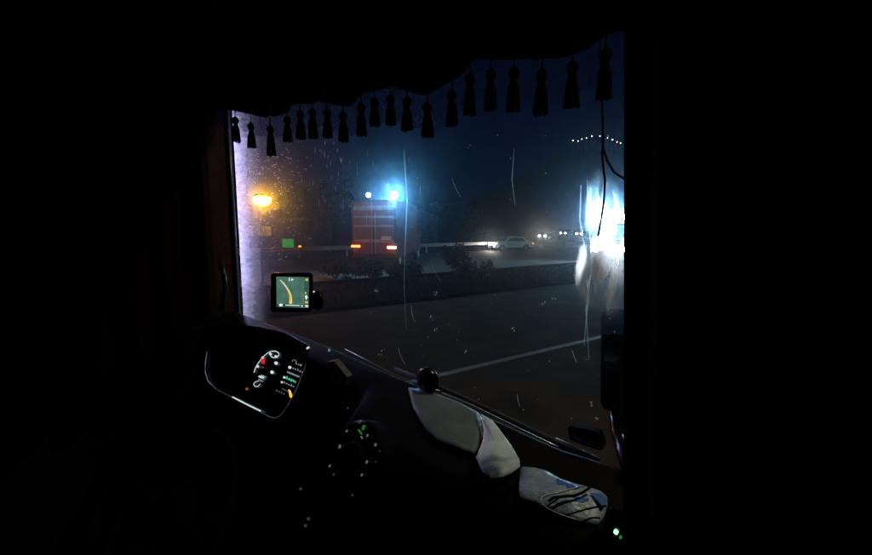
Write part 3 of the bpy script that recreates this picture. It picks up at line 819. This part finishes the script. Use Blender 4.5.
# ------------------------------------------------------------------ dashboard
crest = [(-.55, -.56), (.0, -.545), (.2, -.522), (.325, -.522), (.545, -.490), (.767, -.462), (.95, -.44), (1.145, -.413), (1.45, -.385), (1.745, -.362)]
dash = thing("dashboard", "black truck dashboard curving under the windscreen with lit gauges on the driver's side", "dashboard", C(.6, .8, -1.45))
rows = []
for i in range(97):
    l = -.55 + 2.44 * i / 96
    z = lerp_tab(crest, l)
    bulge = .05 * math.exp(-((l - .78) / .16) ** 2)
    hood = max(0.0, min(1.0, (l - .78) / .12)) * max(0.0, min(1.0, (1.70 - l) / .1))
    rec = .13 * max(0.0, min(1.0, (l - .80) / .06)) * max(0.0, min(1.0, (1.72 - l) / .05))
    prof = [(.945, z - .14), (.94, z - .003), (.925, z + .001), (.90, z - .004), (.80, z - .022 + .02 * hood), (.735, z - .036 + .03 * hood), (.715, z - .05 + .03 * hood), (.70 - bulge, z - .09), (.655 - bulge, z - .30), (.60 - bulge, z - .46), (.62, -1.20), (.80, -1.48)]
    rows.append([C(l, min(f + (rec if f < .85 and zz > -.9 else 0), .895 - .001 * j if f < .85 else f), zz) for j, (f, zz) in enumerate(prof)])
b = MB(); b.grid(rows); b.build("body", M['dash'], dash, smooth=True)
# polished trim along the windscreen foot
def trim_line(pts, r, m='trim', f=None):
    P = [at_f(px, py, .93) for px, py in pts]
    b = MB(); b.tube(P, r, 8); return b.build("trim_strip", M[m], dash, smooth=True)
trim_line([(442, 393), (465, 402), (490, 414), (520, 429), (545, 441), (562, 449)], .0022)
trim_line([(556, 438), (570, 445), (585, 452), (600, 459)], .0018)
trim_line([(345, 349), (370, 362), (395, 375), (415, 383), (440, 391)], .0013)

# grey vent moulding beside the binnacle
vp = at_f(336, 373, .76)
b = MB(); b.prism([at_f(px, py, .765) for px, py in ((327, 362), (334, 361), (347, 377), (345, 386), (336, 386), (330, 378))], F * .02); v = b.build("vent", M['grey_trim'], dash)
for k in range(3):
    b = MB(); a_ = at_f(331 + k * 4, 366 + k * 6, .762); b.tube([a_, a_ + F * .001 - L * .028 + Z * -.002], .002, 6); b.build("vent_blade", M['dash'], v)

# instrument cluster: its plane leans back, facing the driver
C0 = C(1.14, .70, -.468)
def eqtilt():
    best = None
    for i in range(0, 70):
        tt = R(i); n = (F * -math.cos(tt) + Z * math.sin(tt))
        a_ = on_plane(310, 345, C0, n); c_ = on_plane(278, 418, C0, n)
        e = abs((a_ - c_).dot(L))
        if best is None or e < best[0]: best = (e, tt)
    return best[1]
TL = eqtilt()
CN = (F * -math.cos(TL) + Z * math.sin(TL)).normalized()      # out of the dial face
CU = (F * math.sin(TL) + Z * math.cos(TL)).normalized()
def cl(px, py, out=0.0): return on_plane(px, py, C0 + CN * out, CN)
def flatshape(pix, m, name, parent, out=.0015, th=.0012):
    b = MB(); P = [cl(px, py, out) for px, py in pix]; b.prism(P, CN * th); return b.build(name, m, parent)
face = [(207, 352), (205.5, 370), (208, 380), (216, 388), (235, 399), (262, 413), (272, 418), (279, 417), (286, 409), (296, 390), (306, 365), (310, 346), (296, 338), (270, 332), (235, 328), (214, 332)]
b = MB(); b.prism([cl(px, py, -.05) for px, py in face], CN * .048); ic = b.build("instrument_cluster", M['gloss'], dash)
def rim(pix, r, m, name='bezel_edge_glint'):
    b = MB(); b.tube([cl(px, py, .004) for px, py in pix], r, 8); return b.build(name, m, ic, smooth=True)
rim([(207, 352), (205.5, 362), (205.2, 372), (208, 381), (216, 389)], .0014, M['bezel_glint'])
rim([(216, 389), (235, 399), (262, 413), (270, 417), (276, 418), (281, 415), (288, 405), (297, 388), (306, 364)], .0011, M['bezel_glint_dim'])
b = MB(); b.tube([cl(232.5, 397, .006), cl(246, 404, .006), cl(260.5, 411, .006)], .0018, 8); b.build("lit_bar", M['d_white'], ic)
# binnacle hood over it
def blobs(pix, m, name, r=1.0, sx=1.0, sy=1.0):
    for px, py in pix:
        flatshape([(px + r * sx * math.cos(a), py + r * sy * math.sin(a)) for a in [6.283 * k / 8 for k in range(8)]][::-1], m, name, ic)
def bar(x0, y0, x1, y1, w, m, name):
    dx, dy = x1 - x0, y1 - y0; d = math.hypot(dx, dy); nx, ny = -dy / d * w / 2, dx / d * w / 2
    flatshape([(x0 + nx, y0 + ny), (x1 + nx, y1 + ny), (x1 - nx, y1 - ny), (x0 - nx, y0 - ny)][::-1], m, name, ic)
def arc(pix, r, m, name):
    b = MB(); b.tube([cl(px, py, .002) for px, py in pix], r, 6); b.build(name, m, ic)
arc([(254, 372.5), (255.5, 368), (258, 363.5), (261, 359.5), (264, 356), (267.5, 353), (271, 351.3), (275, 351), (278.3, 352.5), (279, 355), (277, 357.3), (273.5, 357.8), (271, 356.5), (270.3, 354.5)], .0013, M['d_white'], "gauge_arc")
blobs([(276.2, 363.2)], M['d_white'], "gauge_mark", 1.7); blobs([(272.2, 372.3)], M['d_white'], "gauge_mark", 1.7)
blobs([(257.8, 366.5), (263, 357.8), (270.5, 354), (276, 356.5)], M['d_white'], "gauge_mark", 1.3)
flatshape([(260.5, 360), (264, 357), (265, 361), (264, 364.5), (261.5, 363)][::-1], M['d_red'], "gauge_pointer", ic)
blobs([(263, 367.5)], M['d_reddim'], "warning_lamp", .8)
blobs([(247, 389)], M['d_reddim'], "warning_lamp", 1.4)
for a in range(3): bar(258.5 + a * 1.3, 379.5 - a * 2.2, 263 + a * 1.5, 381.5 - a * 2.2, 1.3, M['d_dim'], "trip_digit")
for a in range(2): bar(259 + a * 2, 376.2, 262 + a * 2, 378, 1.6, M['d_white'], "trip_digit")
arc([(258.5, 381), (255, 382), (253.6, 384.5), (255, 386.6), (258, 386.4), (260.2, 384)], .0011, M['d_white'], "trip_ring")
# right-hand column of the display, rows slanting with the dial
def row(x, y, n, m, w=1.7, gap=2.3, step=.95, ln=1.5, name="display_character"):
    rr = random.Random(int(x * 7 + y))
    for i in range(n):
        px, py = x + i * gap, y + i * step
        if rr.random() < .15: continue
        bar(px, py, px + ln * .6, py + ln * .35, w * rr.uniform(.6, 1.1), m, name)
        if rr.random() < .5: bar(px + .3, py - w * .55, px + ln * .55, py - w * .4, .7, m, name)
arc([(292, 362), (293, 360), (295, 360), (296.5, 361.5), (295.8, 363)], .0009, M['d_dim'], "display_icon")
row(296, 363.5, 3, M['d_dim']); blobs([(301, 365)], M['d_dim'], "display_icon", .8)
blobs([(290, 367.5)], M['d_white'], "display_icon", 1.5); row(293, 368.2, 5, M['d_dim'], 1.8)
bar(287.5, 372, 299.5, 377, 1.5, M['d_dim'], "display_bar")
blobs([(284.5, 377.5)], M['d_white'], "display_icon", 1.2); row(286.5, 378.0, 4, M['d_green'], 2.6, 2.2, .9, 2.0); row(295, 382, 1, M['d_dim'])
blobs([(282, 382.3)], M['d_white'], "display_icon", 1.0); row(284, 382.5, 5, M['d_dim'], 1.6)
row(276.5, 390.5, 4, M['d_dim2'], 1.8, 2.4, 1.1); bar(282, 388.5, 288, 391.5, .8, M['d_dim2'], "display_bar")
flatshape([(288.5, 389.5), (290.3, 390.2), (292.6, 396), (291.6, 398.3), (290, 397)][::-1], M['d_orange'], "gauge_pointer", ic)
bar(308 - 1.2, 348.8, 308 + 1.4, 347, 1.5, M['d_white'], "display_icon")
blobs([(329.3, 350.3)], M['d_dim'], "button_mark", 1.3, .7, 1.2)

# round control panel in the middle of the dash
D0 = C(.80, .60, -.62); DN = (F * -math.cos(R(25)) + Z * math.sin(R(25)))
def dp(px, py, out=0.0): return on_plane(px, py, D0 + DN * out, DN)
cc = dp(357, 455)
b = MB(); b.lathe(cc - DN * .05, DN, [(.078, 0), (.078, .046), (.072, .053), (.066, .053), (.063, .047)], 36); cd = b.build("control_panel", M['gloss'], dash, smooth=False)
b = MB(); b.lathe(cc + DN * .0, DN, [(.030, 0), (.030, .018), (.026, .022), (.004, .022)], 24); b.build("knob", M['dash'], cd)
def pmark(px, py, w, h, ang, m, name="button_mark"):
    ca, sa = math.cos(ang), math.sin(ang)
    P = [dp(px + ca * x - sa * y, py + sa * x + ca * y, .004) for x, y in ((-w, -h), (w, -h), (w, h), (-w, h))]
    b = MB(); b.prism(P[::-1], DN * .0015); b.build(name, m, cd)
for px, py, s in ((347, 431, 1.0), (340, 446.6, 1.4), (348, 408, .8), (330, 466, 1.0), (334, 474.6, .9), (375.7, 444.8, 1.2), (367, 462, 1.2), (362, 475, 1.0), (352.7, 495, .9), (367.6, 435.5, 1.0), (359, 423, .7), (380, 451, .6), (376, 462, .6)):
    pmark(px, py, s * .75, s * 1.3, .35, M['panel_mark'] if s > .95 else M['button'])
pmark(363.8, 427.5, 1.2, 2.4, .45, M['d_green_dim'], "lit_symbol"); pmark(360.3, 432, .8, 3.0, -.65, M['d_green_dim'], "lit_symbol"); pmark(362, 437.5, .7, 1.6, -.6, M['panel_mark'], "lit_symbol")

# ------------------------------------------------------------------ steering wheel below the cluster
sw = thing("steering_wheel", "dark truck steering wheel in front of the lit gauges", "steering wheel", C(1.15, .50, -.95))
SN = (F * -math.cos(R(40)) + Z * math.sin(R(40))).normalized(); SU = (F * math.sin(R(40)) + Z * math.cos(R(40))).normalized()
sc = C(1.15, .42, -.74)
b = MB(); b.tube([sc + L * .21 * math.cos(a) + SU * .21 * math.sin(a) for a in [6.283 * k / 40 for k in range(40)]], .014, 10, closed=True); b.build("rim", M['wheel'], sw, smooth=True)
b = MB(); b.lathe(sc - SN * .03, SN, [(.03, -.12), (.03, 0), (.085, .0), (.085, .03), (.07, .045), (.01, .05)], 24); b.build("hub", M['wheel'], sw, smooth=True)
for a in (0, math.pi, -1.2, -1.94):
    d = L * math.cos(a) + SU * math.sin(a)
    b = MB(); b.tube([sc + d * .07, sc + d * .205], [.02, .012], 8); b.build("spoke", M['wheel'], sw, smooth=True)
SWP = sc + SN * .012
for px, py in ((301, 489), (309, 519), (306, 526)):
    p = on_plane(px, py, SWP, SN); b = MB(); b.lathe(p, SN, [(.003, 0), (.003, .003), (.001, .004)], 8); b.build("button", M['button'], sw)

# ------------------------------------------------------------------ satnav
GP = at_f(293, 292, .90)
sn = thing("satnav", "small square satnav with a lit green map and an orange route line", "satnav", at_f(293, 312, .92))
GN = ((O - GP).normalized() * .28 - F * .8).normalized(); GN.z *= .4; GN.normalize()
def gp(px, py, out=0.0): return on_plane(px, py, GP + GN * out, GN)
def gshape(pix, m, name, parent, out, th=.0008):
    b = MB(); b.prism([gp(*p, out) for p in pix][::-1], GN * th); return b.build(name, m, parent)
rc = lambda x0, y0, x1, y1, c: [(x0 + c, y0), (x1 - c, y0), (x1, y0 + c), (x1, y1 - c), (x1 - c, y1), (x0 + c, y1), (x0, y1 - c), (x0, y0 + c)]
gshape(rc(274, 272.5, 313, 311.5, 2.5), M['gloss'], "housing", sn, -.016, .016)
s_ = gshape([(276.6, 276.6), (309, 277.2), (308.6, 308), (276.8, 307)], M['scr_map'], "screen", sn, .0006)
gshape([(304.6, 277.2), (308.9, 277.3), (308.6, 307.8), (304.4, 307.5)], M['scr_side'], "screen_column", s_, .0018)
gshape([(277, 304), (304, 304.6), (304, 307.3), (277, 306.8)], M['scr_bar'], "screen_bar", s_, .0018)
rt = [(280, 280), (283, 283), (286, 287), (288.5, 291), (290, 295), (290.6, 299), (290.3, 303.8)]
for k in range(len(rt) - 1):
    (x0, y0), (x1, y1) = rt[k], rt[k + 1]; w = .35 + .13 * k
    gshape([(x0 - w, y0), (x0 + w, y0 - .1), (x1 + w + .1, y1), (x1 - w, y1)], M['scr_route'] if k > 1 else M['scr_route_hi'], "route_line", s_, .0030)
    gshape([(x0 + w + .1, y0), (x0 + w + .5, y0), (x1 + w + .7, y1), (x1 + w + .3, y1)], M['scr_route_hi'], "route_edge", s_, .0032)
for pix, m in (([(289, 277.8), (289.8, 277.8), (289.8, 281), (289, 281)], 'scr_white'), ([(291.5, 278.3), (294, 279.6), (291.5, 281)], 'scr_white'),
               ([(305.5, 278.5), (308, 278.6), (308, 281), (305.5, 280.8)], 'scr_yel'), ([(305, 296), (306.5, 295), (308, 297.5), (306, 300)], 'scr_white'),
               ([(305, 301), (308, 301.3), (308, 303.5), (305, 303.2)], 'scr_yel'), ([(305.3, 305), (308, 305.2), (308, 307), (305.3, 306.8)], 'scr_white'),
               ([(305, 292), (306.3, 292), (306.3, 294), (305, 294)], 'scr_yel'),
               ([(279, 304.3), (281, 303.6), (283, 304.4), (282.5, 306.3), (279.5, 306.2)], 'scr_white'), ([(285.5, 304.7), (300, 305.2), (300, 306.0), (285.5, 305.5)], 'scr_white'), ([(301.5, 305), (302.8, 305), (302.8, 306.8), (301.5, 306.8)], 'scr_white')):
    gshape(pix, M[m], "screen_icon", s_, .0034)
cup = at_f(317, 300, .955)
b = MB(); b.lathe(cup, -F, [(.036, 0), (.034, .008), (.024, .016), (.015, .03)], 24); b.build("suction_cup", M['gloss'], sn, smooth=True)
b = MB(); b.tube([cup - F * .026, cup * .5 + GP * .5 - F * .004, GP - GN * .022], [.012, .010, .010], 10); b.build("mount_arm", M['gloss'], sn, smooth=True)

# black round suction mount on the dash crest
p = at_f(427, 386, .90); dm = thing("suction_mount", "black round suction mount standing on the dashboard edge", "mount", p)
b = MB(); b.lathe(at_f(427, 380, .93), -F + L * .2, [(.028, -.02), (.036, -.012), (.037, .004), (.031, .012), (.012, .015)], 24); b.build("cup", M['gloss'], dm, smooth=True)
b = MB(); b.tube([p + F * .03 - Z * .008, at_f(427, 380, .93)], .012, 8); b.build("foot", M['gloss'], dm)

# ------------------------------------------------------------------ papers and bag on the shelf
SHN = Vector((0, 0, 1)) - L * .13 - F * .10; SHN.normalize()
SH0 = C(.40, .85, -.519)
def sh(px, py, out=0.0): return on_plane(px, py, SH0 + SHN * out, SHN)
A_ = [(408, 389), (420, 389.5), (440, 396), (460, 404), (478, 413.5), (482.5, 424), (483, 435), (479, 447), (475, 455), (455, 448), (436, 441), (424, 428), (413, 408)]
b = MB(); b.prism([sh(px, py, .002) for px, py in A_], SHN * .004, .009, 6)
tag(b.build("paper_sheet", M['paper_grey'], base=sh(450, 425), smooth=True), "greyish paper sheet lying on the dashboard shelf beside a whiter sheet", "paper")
t = thing("curled_sheet", "whiter curled paper sheet lying across the dashboard shelf with a painted highlight along its curled edge", "paper", sh(497, 446))
B_ = [(481, 415), (493, 422), (502, 434), (511, 446), (519, 460), (520, 467), (513, 473), (502, 478), (491, 480), (482, 472), (476, 458), (481, 446), (484.5, 435), (484, 424)]
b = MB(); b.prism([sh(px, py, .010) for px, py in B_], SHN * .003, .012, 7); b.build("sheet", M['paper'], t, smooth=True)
b = MB(); b.tube([sh(px, py, .0225) for px, py in ((479, 414), (482.5, 421), (484.5, 430), (484, 439), (481, 448), (477, 456))], [.0012, .0018, .0022, .0022, .0018, .001], 8); b.build("fold_highlight", M['fold_glint'], t, smooth=True)

t = thing("plastic_bag", "crumpled pale plastic bag with blue print on the dashboard shelf under a cable", "bag", sh(562, 498))
C_ = [(521, 468), (533, 469), (546, 472), (560, 480), (575, 485), (590, 489), (602, 493), (609, 499), (607, 508), (604, 517), (598, 526), (586, 524), (572, 521), (556, 514), (545, 509), (532, 504), (519.5, 498), (519, 484)]
b = MB(); b.prism([sh(px, py, .004) for px, py in C_], SHN * .004, .014, 6); b.build("bag_body", M['bag'], t, smooth=True)
for pix in ([(556, 479), (562, 481), (572, 485), (579, 489), (572, 490), (563, 490), (558, 486)], [(590, 493), (601, 494.5), (608, 500), (603, 507), (598, 502)], [(575, 497), (590, 499), (583, 503), (574, 502)]):
    b = MB(); b.prism([sh(px, py, .019) for px, py in pix], SHN * .0012); b.build("blue_print", M['blue'], t)
cb = MB(); cb.tube([sh(px, py, .031) for px, py in ((584, 486), (572, 489), (560, 492.5), (549, 494.5), (543, 496.5), (540.5, 500), (542.5, 504.5), (548, 509), (556, 513), (565, 516.5), (580, 521), (596, 526))], .0016, 8)
ct = thing("cable_loop", "thin shiny cable bent in a narrow loop over the plastic bag", "cable", sh(555, 503))
cb.build("cable", M['galv'], ct, smooth=True)
b = MB(); b.tube([sh(px, py, .029) for px, py in ((549, 501), (554, 497.5), (563, 496.5), (574, 496), (583, 492.5), (590, 487.5))], .0026, 8); b.build("cable_plug", M['dash'], ct, smooth=True)
b = MB(); b.tube([sh(px, py, .029) for px, py in ((566, 515.5), (580, 511), (594, 507.5), (606, 506))], .0016, 8); b.build("cable_tail", M['dash'], ct, smooth=True)

# charger with a green lamp, low at the passenger end
p = at_f(616, 532, .66); ch = thing("charger", "small black charger with a bright green indicator lamp", "charger", p)
b = MB(); b.box(p + F * .022 - Z * .004, L * .022, F * .02, Z * .016, .006); b.build("case", M['gloss'], ch)
b = MB(); b.lathe(p, -F, [(.0034, -.004), (.0034, .002), (.001, .003)], 10); b.build("indicator_lamp", M['led_green'], ch)
q = at_f(620.5, 537.5, .66); b = MB(); b.lathe(q, -F, [(.0022, -.004), (.0022, .001), (.001, .002)], 8); b.build("indicator_lamp", M['led_green_dim'], ch)

# grab handle on the driver's pillar
gh = thing("grab_handle", "slim dark grab handle upright on the driver's windscreen pillar", "handle", at_f(229, 310, .80))
b = MB(); b.tube([at_f(px, py, .79) for px, py in ((221, 266), (224, 276), (225, 288), (223.5, 300), (222, 310))], .008, 10); b.build("grip", M['gloss'], gh, smooth=True)
for py in (267, 309):
    b = MB(); p = at_f(221.5, py, .79); b.tube([p, p + L * .04 + F * .02], .010, 8); b.build("mount", M['gloss'], gh)

# ------------------------------------------------------------------ things outside, close to the glass
q = at_f(613, 358, 1.25)
mr = thing("wing_mirror", "tall dark wing mirror housing hanging outside the glass below the glare", "mirror", at_f(613, 416, 1.25))
out_ = [(601, 318), (603, 311), (612, 309), (640, 310), (648, 316), (648, 412), (640, 418), (622, 415.5), (604, 409), (600.5, 402)]
b = MB(); b.prism([at_f(px, py, 1.25) for px, py in out_], F * .06, .03, 3); b.build("housing", M['dash'], mr, smooth=False)
b = MB(); b.prism([at_f(604 + (px - 600) * .86, 313 + (py - 309) * .93, 1.247) for px, py in out_], F * -.002); b.build("mirror_glass", M['glassdark'], mr)
b = MB(); b.tube([at_f(625, 330, 1.30), at_f(660, 322, 1.26), at_f(700, 318, 1.06)], .014, 8); b.build("arm", M['gloss'], mr, smooth=True)
b = MB(); b.tube([at_f(615, 408, 1.28), at_f(619, 435, 1.22), at_f(630, 470, 1.03)], [.02, .022, .02], 8); b.build("lower_arm", M['gloss'], mr, smooth=True)
tb = thing("sensor_box", "small dark rounded box stuck low on the windscreen", "sensor", at_f(588, 446, .968))
ob = [(570.5, 425), (573, 422.5), (583, 424), (602, 430), (606, 440), (606, 445), (602, 446.5), (582, 440), (573, 436)]
b = MB(); b.prism([at_f(px, py, .972) for px, py in ob][::-1], F * -.022); b.build("case", M['gloss'], tb)
b = MB(); b.prism([at_f(588 + (px - 588) * .7, 434.5 + (py - 434.5) * .6, .949) for px, py in ob][::-1], F * -.002); b.build("cover", M['dash'], tb)
# cord hanging at the right of the glass
cd_ = thing("cord", "thin dark cord hanging down the glass beside the bright glare", "cord", at_f(604, 250, .93))
b = MB(); b.tube([at_f(px, py, .94) for px, py in ((600, 40), (602, 90), (603, 140), (602, 152), (603, 165), (605, 180), (604, 200), (601, 220), (598, 236))], .0022, 6); b.build("strand", M['tassel'], cd_, smooth=True)
b = MB(); b.tube([at_f(px, py, .94) for px, py in ((603, 148), (607, 160), (614, 172), (626, 180))], .0022, 6); b.build("strand", M['tassel'], cd_, smooth=True)
# wiper lying along the windscreen foot, outside
wp = thing("wiper", "black windscreen wiper resting along the foot of the glass", "wiper", at_f(560, 445, 1.01))
wpts = [(395, 371), (430, 385), (470, 403), (510, 422), (560, 446), (600, 461)]
b = MB(); b.tube([at_f(px, py - 2, 1.012) for px, py in wpts], .007, 8); b.build("blade", M['tyre'], wp, smooth=True)
b = MB(); b.tube([at_f(495, 412, 1.03), at_f(540, 436, 1.035), at_f(600, 468, 1.03)], [.006, .009, .012], 8); b.build("arm", M['gloss'], wp, smooth=True)
